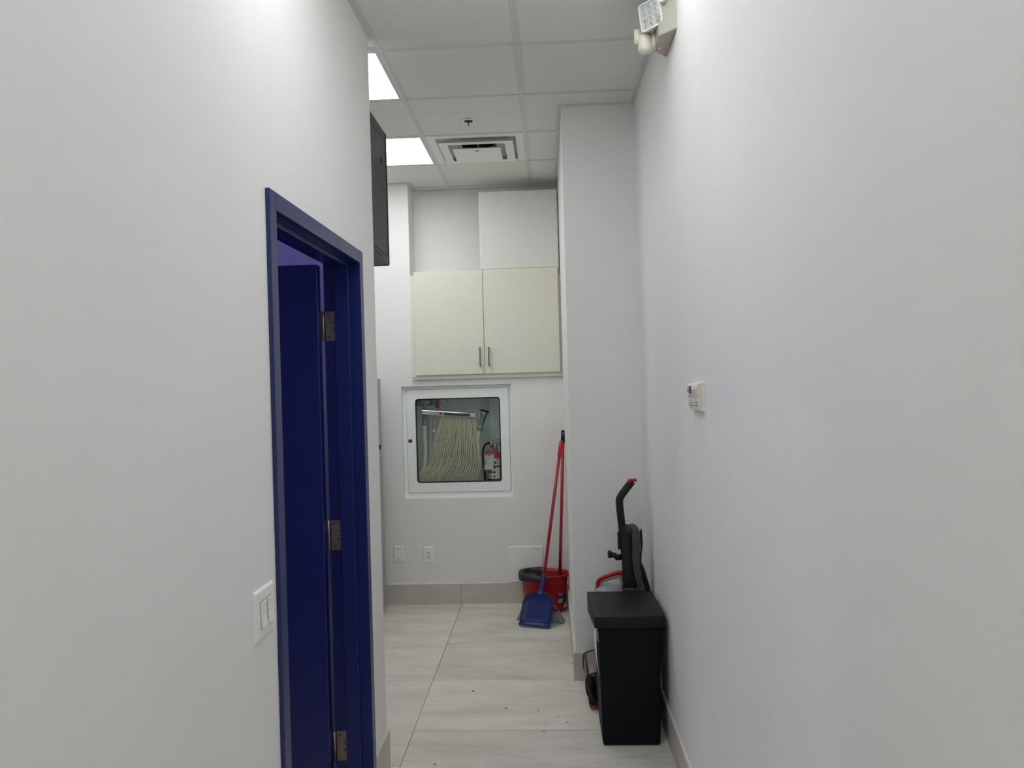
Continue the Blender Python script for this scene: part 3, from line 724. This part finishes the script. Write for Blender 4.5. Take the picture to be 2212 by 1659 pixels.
# ------------------------------------------------------------------ wall-hung server rack on the partition
rx1, rx0, ry0, ry1, rz0, rz1 = -.778, -1.36, YC, 3.925, 2.222, 2.882
r = thing('server_rack', ((rx0 + rx1) / 2, YC, rz0), 'dark grey server rack hung high on the wall behind the door partition', 'server rack')
MB().box((rx0, ry0 + .001, rz0), (rx1 - .004, ry1 - .03, rz1), .004, 2).build('body', RACK2, r)
MB().box((rx1 - .006, ry0 + .02, rz0 + .045), (rx1 - .001, ry1 - .035, rz1 - .05), .001, 1).build('side_panel', RACK, r)
m = MB(); m.box((rx1 - .012, ry0 + .002, rz0), (rx1, ry1 - .028, rz0 + .042), .004, 2); m.build('bottom_rail', RACK, r)
m = MB(); m.box((rx1 - .012, ry0 + .002, rz1 - .046), (rx1, ry1 - .028, rz1), .008, 3); m.build('top_rail', RACK, r)
MB().box((rx0 + .002, ry1 - .028, rz0 - .002), (rx1 + .001, ry1, rz1 + .002), .008, 3).build('front_door', RACK2, r)
MB().box((rx1 - .002, 3.662, 2.800), (rx1 - .0002, 3.674, 2.820)).build('key_slot', DARK, r)
lt = MB().box((rx1 - .002, 3.776, 2.690), (rx1 + .001, 3.804, 2.728), .001, 1).build('latch', DARK, r)
MB().box((rx1, 3.786, 2.698), (rx1 + .003, 3.796, 2.720), .001, 1).build('latch_tongue', RACK2, lt)
MB().box((rx1 - .001, 3.600, rz0 + .012), (rx1 + .0006, 3.740, rz0 + .030)).build('vent_slot', DARK, r)
MB().box((rx1 - .22, 3.52, rz0 - .003), (rx1 - .06, 3.72, rz0 + .001)).build('cable_plate', RACK, r)

# ------------------------------------------------------------------ fridge in the alcove
fx1, fy0, fy1 = -1.2, 4.925, 5.600
r = thing('refrigerator', (-1.55, 5.26, 0), 'silver two-door refrigerator standing in the alcove by the back wall', 'refrigerator')
MB().box((-1.90, fy0, .03), (fx1 - .06, fy1, 1.662), .006, 2).build('body', FRIDGE, r)
MB().box((fx1 - .055, fy0, 1.196), (fx1, fy1, 1.668), .008, 3).build('freezer_door', FRIDGE, r)
MB().box((fx1 - .055, fy0, .06), (fx1, fy1, 1.160), .008, 3).build('fridge_door', FRIDGE, r)
MB().box((fx1 - .058, fy0 + .002, 1.158), (fx1 - .008, fy1 - .002, 1.198)).build('grip_recess', DARK, r)
m = MB()
for x in (-1.85, fx1 - .1):
    for y in (fy0 + .05, fy1 - .05): m.cyl((x, y, 0), (x, y, .032), .018, 10)
m.box((-1.88, fy0 + .01, .012), (fx1 - .05, fy1 - .01, .055)); m.build('plinth', DARK, r)

# ------------------------------------------------------------------ trash bin
r = thing('trash_bin', (.33, 3.65, 0), 'tall black plastic trash bin with a flat lid against the right wall', 'trash bin')
bot = [(.202, 3.476, .004), (.455, 3.476, .004), (.455, 3.770, .004), (.202, 3.770, .004)]
top = [(.192, 3.460, .545), (.470, 3.460, .545), (.470, 3.825, .545), (.192, 3.825, .545)]
MB().hexa(bot, top, .010, 3).build('body', BINP, r, smooth=35)
m = MB(); m.box((.207, 3.482, 0), (.45, 3.765, .01), .002, 1); m.build('foot_rim', BLACKP, r)
# lid: flat top with a skirt that deepens towards the back
m = MB(); sk = [(.176, 3.447, .530), (.486, 3.447, .530), (.486, 3.868, .482), (.166, 3.868, .482)]
tp = [(.177, 3.449, .580), (.485, 3.449, .580), (.483, 3.866, .580), (.165, 3.866, .580)]
m.hexa(sk, tp, .004, 2); m.build('lid', BINLID, r, smooth=35)
MB().box((.4855, 3.50, .50), (.4905, 3.72, .572), .002, 1).build('lid_catch', BLACKP, r)
m = MB(); m.grid([[(.1945 - .001 + .0105 * (1 - z / .545) - .006 * math.sin(math.pi * (z - .27) / .24), y, z) for y in (3.56, 3.68, 3.80)] for z in [.27 + .02 * k for k in range(13)]])
o = m.build('label_sticker', PAPER, r); sm = o.modifiers.new('th', 'SOLIDIFY'); sm.thickness = .0012
MB().box((.1915, 3.475, .462), (.1945, 3.505, .500), .001, 1).build('small_sticker', PAPER, r)

# ------------------------------------------------------------------ upright vacuum cleaner behind the bin
r = thing('vacuum_cleaner', (.33, 4.03, 0), 'black and red upright vacuum cleaner standing behind the trash bin', 'vacuum cleaner')
vy = 4.03
stem = smooth_path([(.402, vy, .30), (.385, vy, .54), (.372, vy, .70), (.360, vy, .86), (.350, vy, .985), (.357, vy, 1.018), (.380, vy, 1.050), (.417, vy, 1.097)], 5)
MB().tube(stem, [.024 if p.z < .5 else .0205 for p in stem], 14, (1.0, .95), up=(0, 1, 0)).build('handle', BLACKP, r)
MB().prism([(.389, vy - .019, 1.090), (.436, vy - .019, 1.096), (.443, vy - .019, 1.104), (.437, vy - .019, 1.110), (.400, vy - .019, 1.108)], (0, .038, 0), .003).build('grip_cap', RED, r)
m = MB(); m.tube([(.355, vy, .71), (.330, vy, .708), (.318, vy, .720), (.296, vy, .722)], [.014, .016, .013, .016], 10, (1, .9)); m.box((.284, vy - .016, .708), (.304, vy + .016, .744), .005, 2); m.build('cord_hook', BLACKP, r)
MB().box((.336, vy - .014, .75), (.350, vy + .014, .84), .004, 2).build('cord_clip', BLACKP, r)
# spine casing that carries hose and cord
m = MB(); m.hexa([(.352, vy - .055, .30), (.470, vy - .055, .30), (.470, vy + .055, .30), (.352, vy + .055, .30)], [(.357, vy - .022, .875), (.402, vy - .022, .875), (.402, vy + .022, .875), (.357, vy + .022, .875)], .010, 3); m.build('spine', BLACKP, r, smooth=40)
m = MB(); m.hexa([(.345, vy - .06, .20), (.482, vy - .06, .20), (.482, vy + .06, .20), (.345, vy + .06, .20)], [(.352, vy - .05, .56), (.47, vy - .05, .56), (.455, vy + .05, .60), (.355, vy + .05, .60)], .012, 3); m.build('motor_housing', BLACKP, r, smooth=40)
hp_ = smooth_path([(.392, vy - .03, .845), (.407, vy - .042, .868), (.424, vy - .052, .842), (.424, vy - .055, .78), (.422, vy - .056, .70), (.432, vy - .06, .62), (.452, vy - .062, .54), (.462, vy - .062, .42)], 14)
MB().tube(hp_, [.0195 + (.0018 if k % 2 else -.0008) for k in range(len(hp_))], 14).build('suction_hose', GREYHOSE, r)
MB().tube(smooth_path([(.43, vy - .02, .70), (.447, vy - .025, .78), (.453, vy - .02, .852), (.456, vy - .02, .78), (.447, vy - .03, .70), (.455, vy - .05, .63), (.470, vy - .07, .55), (.478, vy - .07, .40)], 8), .0042, 8).build('power_cord', BLACKP, r)
MB().tube(smooth_path([(.435, vy - .05, .70), (.452, vy - .06, .66), (.468, vy - .07, .60), (.478, vy - .07, .55), (.484, vy - .06, .40)], 8), .0095, 10).build('wand', BLACKP, r)
MB().tube(smooth_path([(.44, vy - .085, .66), (.43, vy - .088, .60), (.415, vy - .09, .54), (.40, vy - .09, .46)], 8), .003, 8).build('power_cord', GREYHOSE, r)
# dirt tank
tk = MB().lathe([(.070, .19), (.074, .20), (.078, .50), (.078, .515)], 32, (.278, vy, 0)).build('dirt_tank', TANK, r)
m = MB(); m.lathe([(.080, .512), (.081, .530), (.074, .548), (.052, .566), (.03, .572), (.0, .573)], 32, (.285, vy, 0), cap1=False); m.build('tank_lid', GREYPL, r)
hpts = smooth_path([(.233, vy - .01, .525), (.229, vy - .01, .565), (.235, vy - .01, .592), (.255, vy - .01, .606), (.300, vy - .01, .622), (.340, vy - .01, .632), (.356, vy - .01, .622), (.362, vy - .01, .59), (.366, vy - .01, .55)], 5)
MB().tube(hpts, .0072, 12, (1.0, 1.7), up=(0, 1, 0)).build('tank_handle', RED, r)
ip = [Vector((.2975 + (p.x - .2975) * .86, p.y, .565 + (p.z - .565) * .78)) for p in hpts]
MB().tube(ip, .0055, 10, (1.0, 2.2), up=(0, 1, 0)).build('handle_lining', GREYPL, r)
MB().lathe([(.02, .20), (.024, .22), (.024, .50)], 20, (.278, vy, 0)).build('cyclone_core', GREYPL, tk)
# foot
f0, f1 = 3.852, 4.195
m = MB(); m.prism([(.190, f0, .012), (.186, f0, .03), (.21, f0, .055), (.26, f0, .11), (.36, f0, .19), (.45, f0, .19), (.47, f0, .10), (.465, f0, .012)], (0, f1 - f0, 0), .008); m.build('foot', BLACKP, r, smooth=40)
cp = smooth_path([(.176, 0, .045), (.156, 0, .075), (.150, 0, .115), (.152, 0, .145), (.162, 0, .167), (.200, 0, .180), (.260, 0, .182)], 5)
m = MB(); m.grid([[(p.x, y, p.z) for p in cp] for y in (f0 + .012, f0 + .10, f1 - .012)])
o = m.build('clear_hood', HAZE, r); sm = o.modifiers.new('th', 'SOLIDIFY'); sm.thickness = .003
m = MB(); m.tube([(p.x - .001, f0 + .012, p.z + .001) for p in cp], .004, 8); m.tube([(p.x - .001, f1 - .012, p.z + .001) for p in cp], .004, 8)
m.tube([(.160, f0 + .012, .165), (.160, f1 - .012, .165)], .006, 8); m.build('hood_rim', DKGREEN, r)
MB().tube(smooth_path([(.30, f0 - .002, .016), (.20, f0 - .002, .016), (.172, f0 + .004, .018), (.166, f0 + .04, .018), (.166, f1 - .04, .018), (.175, f1, .018)], 6), .0055, 8, (1, .8)).build('bumper', DKRED, r)
MB().tube([(.178, f0 + .012, .040), (.178, f1 - .012, .040)], .017, 12).build('brush_roll', BLACKP, r)
for y in (f0 + .05, f1 - .05): MB().cyl((.44, y - .012, .034), (.44, y + .012, .034), .034, 20).build('wheel', BLACKP, r)
for y in (f0 + .05, f1 - .05): MB().cyl((.20, y - .008, .014), (.20, y + .008, .014), .014, 14).build('front_wheel', BLACKP, r)

# ------------------------------------------------------------------ mop bucket with wringer
bx, by = -.062, 5.552
r = thing('mop_bucket', (bx, by, 0), 'red oval mop bucket with a dark wringer in the back corner', 'bucket')
def oval(a, bb, z, n=48, spout=0.):
    out = []
    for k in range(n):
        t = 2 * math.pi * k / n; c, s_ = math.cos(t), math.sin(t)
        e = 2.35; x = a * math.copysign(abs(c) ** (2 / e), c); y = bb * math.copysign(abs(s_) ** (2 / e), s_)
        if spout and c > .80: x += spout * (c - .80) / .2
        out.append((bx + x, by + y, z))
    return out
def loft(loops, cap0=True, cap1=False):
    m = MB(); rings = [[m.bm.verts.new(p) for p in L_] for L_ in loops]
    n = len(rings[0])
    for i in range(len(rings) - 1):
        for k in range(n): m.bm.faces.new((rings[i][k], rings[i][(k + 1) % n], rings[i + 1][(k + 1) % n], rings[i + 1][k])).smooth = True
    if cap0: m.bm.faces.new(rings[0][::-1])
    if cap1: m.bm.faces.new(rings[-1])
    return m
m = loft([oval(.136, .095, 0), oval(.140, .098, .004), oval(.160, .118, .235, spout=.006), oval(.165, .122, .250, spout=.009), oval(.172, .128, .251, spout=.012), oval(.172, .128, .266, spout=.012), oval(.164, .121, .267, spout=.010), oval(.157, .115, .245, spout=.006), oval(.134, .092, .010)], True, True)
m.build('tub', RED, r, recalc=True)
# collar of the wringer on the left half
def halfband(a, bb, z0, z1, t0, t1, off):
    m = MB(); rows = []
    for z, da in ((z0, off), (z1, off), (z1, -.004), (z0 + .01, -.004)):
        row = []
        for k in range(25):
            t = math.radians(t0 + (t1 - t0) * k / 24); c, s_ = math.cos(t), math.sin(t); e = 2.35
            row.append((bx + (a + da) * math.copysign(abs(c) ** (2 / e), c), by + (bb + da) * math.copysign(abs(s_) ** (2 / e), s_), z - (.012 * max(0, (1 - abs((k - 12) / 12)))) * (1 if z == z0 else 0)))
        rows.append(row)
    rows.append(rows[0]); m.grid(rows); return m
halfband(.172, .128, .236, .274, 92, 275, .008).build('wringer_collar', DKGREEN, r)
wx = bx - .085
def circ(rr, z, sx=1.1, n=24, cx=wx): return [(cx + rr * sx * math.cos(2 * math.pi * k / n), by + rr * math.sin(2 * math.pi * k / n), z) for k in range(n)]
m = MB(); m.ring(circ(.112, .268, .62), circ(.088, .272, .62), (0, 0, .006)); m.build('wringer_deck', DKGREEN, r)
wr = loft([circ(.068, .270, 1.0), circ(.072, .284, 1.0), circ(.067, .284, 1.0), circ(.060, .268, 1.0)], False, False).build('wringer_rim', DKGREEN, r)
n = 12
for k in range(n):
    a = 2 * math.pi * k / n; c, s_ = math.cos(a), math.sin(a); tv = Vector((-s_, c, 0)) * .011
    p, q = Vector((wx + .066 * c, by + .066 * s_, .272)), Vector((wx + .040 * c, by + .040 * s_, .165))
    MB().hexa([tuple(q - tv * .7), tuple(q + tv * .7), tuple(q + tv * .7 + Vector((c, s_, 0)) * .003), tuple(q - tv * .7 + Vector((c, s_, 0)) * .003)], [tuple(p - tv), tuple(p + tv), tuple(p + tv + Vector((c, s_, 0)) * .003), tuple(p - tv + Vector((c, s_, 0)) * .003)]).build('wringer_rib', DKGREEN, wr)
loft([circ(.050, .150, 1.), circ(.052, .158, 1.), circ(.074, .266, 1.), circ(.0715, .266, 1.), circ(.049, .160, 1.)], True, True).build('wringer_floor', DKGREEN, r)
m = MB(); m.tube(smooth_path([(bx - .165, by - .03, .272), (bx - .10, by - .11, .262), (bx - .02, by - .118, .262)], 6), .0035, 8); m.build('bail_wire', GALV, r)
# label on the front right of the bucket
def bucket_pt(t, z, off=.0015):
    s = z / .235; a = .138 + .022 * s; bb = .097 + .021 * s; c, s_ = math.cos(t), math.sin(t); e = 2.35
    return (bx + (a + off) * math.copysign(abs(c) ** (2 / e), c), by + (bb + off) * math.copysign(abs(s_) ** (2 / e), s_), z)
def blabel(t0, t1, z0, z1, mt, off, nm, par):
    m = MB(); m.grid([[bucket_pt(math.radians(t0 + (t1 - t0) * k / 6), z, off) for k in range(7)] for z in (z0, (z0 + z1) / 2, z1)]); return m.build(nm, mt, par)
lb = blabel(307, 332, .072, .148, PAPER, .0012, 'bucket_label', r)
blabel(307, 332, .098, .132, BLUEINK, .0018, 'label_band', lb); blabel(307, 332, .137, .148, REDINK, .0018, 'label_band', lb)
blabel(310, 318, .078, .092, GREYPL, .0018, 'label_picture', lb); blabel(322, 329, .078, .092, GREYPL, .0018, 'label_picture', lb)
blabel(311, 327, .118, .122, PAPER, .0022, 'label_print', lb)

# ------------------------------------------------------------------ mop standing in the bucket
r = thing('mop', (.046, 5.535, .012), 'mop with a dark red handle and black grip standing in the bucket', 'mop')
a, b = Vector((.042, 5.55, .06)), Vector((.0975, 5.615, 1.185)); d = (b - a).normalized()
MB().tube([a, b], .0115, 14).build('pole', REDMETAL, r)
g0 = b - d * .01; g1 = b + d * .080
m = MB(); m.tube([g0, g0 + d * .012, g1 - d * .01, g1], [.0135, .0145, .0145, .011], 16); gr = m.build('grip', BLACKP, r)
MB().box((g1.x - .004, g1.y - .0165, g1.z - .035), (g1.x + .003, g1.y - .0135, g1.z - .014), .001, 1).build('hang_hole', GREYPL, gr)
MB().lathe([(.03, .013), (.055, .03), (.05, .05), (.018, .08), (.014, .10)], 20, (.042, 5.55, 0)).build('mop_head', HOSE2, r)

# ------------------------------------------------------------------ broom, and the dustpan clipped to it
r = thing('broom', (-.09, 5.29, 0), 'broom with a bright red stick and grey flared bristles behind the dustpan', 'broom')
a, b = Vector((-.087, 5.300, .120)), Vector((.0840, 5.505, 1.196)); d = (b - a).normalized()
MB().tube([a, b], .0112, 14).build('stick', REDMETAL, r)
MB().tube([b - d * .105, b - d * .10, b - d * .004, b], [.0125, .0135, .0135, .010], 16).build('stick_grip', mat('bright red plastic', (206, 26, 34), .35), r)
hx = Vector((.95, -.30, 0)).normalized(); hy = Vector((.30, .95, 0)).normalized(); hc_ = Vector((-.090, 5.300, 0))
def bq(w0, w1, dpt, z, sh=0): return [tuple(hc_ + hx * w0 + hy * (-dpt + sh) + Vector((0, 0, z))), tuple(hc_ + hx * w1 + hy * (-dpt + sh) + Vector((0, 0, z))), tuple(hc_ + hx * w1 + hy * (dpt + sh) + Vector((0, 0, z))), tuple(hc_ + hx * w0 + hy * (dpt + sh) + Vector((0, 0, z)))]
MB().hexa(bq(-.125, .125, .020, .088), bq(-.095, .095, .016, .122), .006, 2).build('broom_head', REDMETAL, r)
MB().hexa(bq(-.130, .130, .023, .078), bq(-.126, .126, .022, .090), .003, 1).build('head_collar', DKGREEN, r)
n = 16
for k in range(n):
    t0, t1 = -1 + 2 * k / n, -1 + 2 * (k + 1) / n
    m = MB(); m.hexa(bq(t0 * .166 + .001, t1 * .166 - .001, .030, .001 + .004 * random.random()), bq(t0 * .126, t1 * .126, .019, .080), .0015, 1)
    m.build('bristle_tuft', GREYB, r)

r = thing('dustpan', (-.12, 5.2, 0), 'royal blue plastic dustpan leaning on the red bucket before the broom', 'dustpan')
# pan coordinates: u to the right, v up the slope
pu = Vector((.955, -.297, 0)).normalized(); pv = Vector((.16, .52, 1.)); pv = (pv - pu * pv.dot(pu)).normalized(); pn = pu.cross(pv)
po = Vector((-.124, 5.165, .002))
if pn.y > 0: pn = -pn
def pp(u, v, n_=0.): return tuple(po + pu * (u + .05 * max(0, v - .03)) + pv * (v * 1.1) + pn * n_)
outline = []
W = .108
def width(v):                                  # half width of the pan outline at height v
    if v < .105: return W - .004 + .004 * v / .105
    t = min(1, (v - .105) / .098); return W * math.sqrt(max(0, 1 - t * t)) * .97 + .02 * t
VS = [0, .012, .03, .055, .08, .105, .125, .145, .162, .176, .188, .197, .203]
rows = []
for v in VS:
    wv = width(v); row = []
    for k in range(17):
        s_ = -1 + k / 8; u_ = wv * s_
        rim = max(0, (abs(s_) - .80) / .2); topf = max(0, (v - .16) / .043)
        lip = 1 if v < .03 else 0
        dep = -.018 * (1 - min(1, rim) ** 1.5) * min(1, v / .03) * (1 - min(1, topf))
        row.append(pp(u_, v, -dep * 1.0 if False else dep + .018))
    rows.append(row)
m = MB(); m.grid(rows); o = m.build('pan', BLUEP, r); sm = o.modifiers.new('th', 'SOLIDIFY'); sm.thickness = .003; sm.offset = 0
lp = MB(); lp.grid([[pp(u_, v, n_) for u_ in (-.108, -.05, 0, .05, .108)] for v, n_ in ((-.002, .026), (.012, .024), (.030, .010))])
o = lp.build('lip', mat('light blue plastic edge', (28, 58, 124), .35), r); sm = o.modifiers.new('th', 'SOLIDIFY'); sm.thickness = .003
rim_pts = [pp(width(v) * 1.0, v, .019) for v in VS] + [pp(-width(v), v, .019) for v in reversed(VS)]
MB().tube(rim_pts, .0032, 8).build('rim', BLUEP, r)
hn = smooth_path([pp(0, .185, .012), pp(.002, .215, .014), pp(.004, .25, .016), pp(.006, .29, .018), pp(.008, .318, .018)], 5)
MB().tube(hn, [.032 - .0165 * min(1, k / 6) for k in range(len(hn))], 14, (.55, 1.0), up=tuple(pn)).build('handle', BLUEP, r)
MB().tube([pp(.004, .300, .027), pp(.005, .312, .027)], .005, 10).build('hang_hole', DKRED, r)

# ------------------------------------------------------------------ dirt specks on the floor
for k, (x, y, s_, lb) in enumerate(((-.435, 4.106, .010, 'dark dirt speck on the floor tile, farthest of the mid-floor specks'), (-.250, 3.887, .009, 'dark dirt speck near the middle of the floor'), (-.089, 3.857, .007, 'grey dirt smudge left of the trash bin, farther one'),
                                    (.006, 3.786, .007, 'small grey dirt smudge left of the trash bin'), (.051, 3.723, .010, 'grey dirt smudge closest to the trash bin'), (-.060, 3.627, .008, 'grey dirt smudge near the tile joint before the bin'),
                                    (-.524, 3.320, .007, 'dark dirt speck nearest the wall corner'), (.095, 4.489, .008, 'black scrap at the foot of the pillar'), (-.302, 5.615, .006, 'tiny dark scrap by the back baseboard'))):
    m = MB(); pts = []
    for j in range(9):
        a = 2 * math.pi * j / 9; q = s_ * (.5 + .4 * random.random()); pts.append((x + q * math.cos(a), y + q * .75 * math.sin(a), .0003))
    m.prism(pts, (0, 0, .0012)); tag(m.build('dirt_speck', SPECK if k not in (2, 3, 4, 5) else mat('grey smudge', (150, 146, 138), .9)), lb, 'dirt', 'dirt specks on the floor tiles')
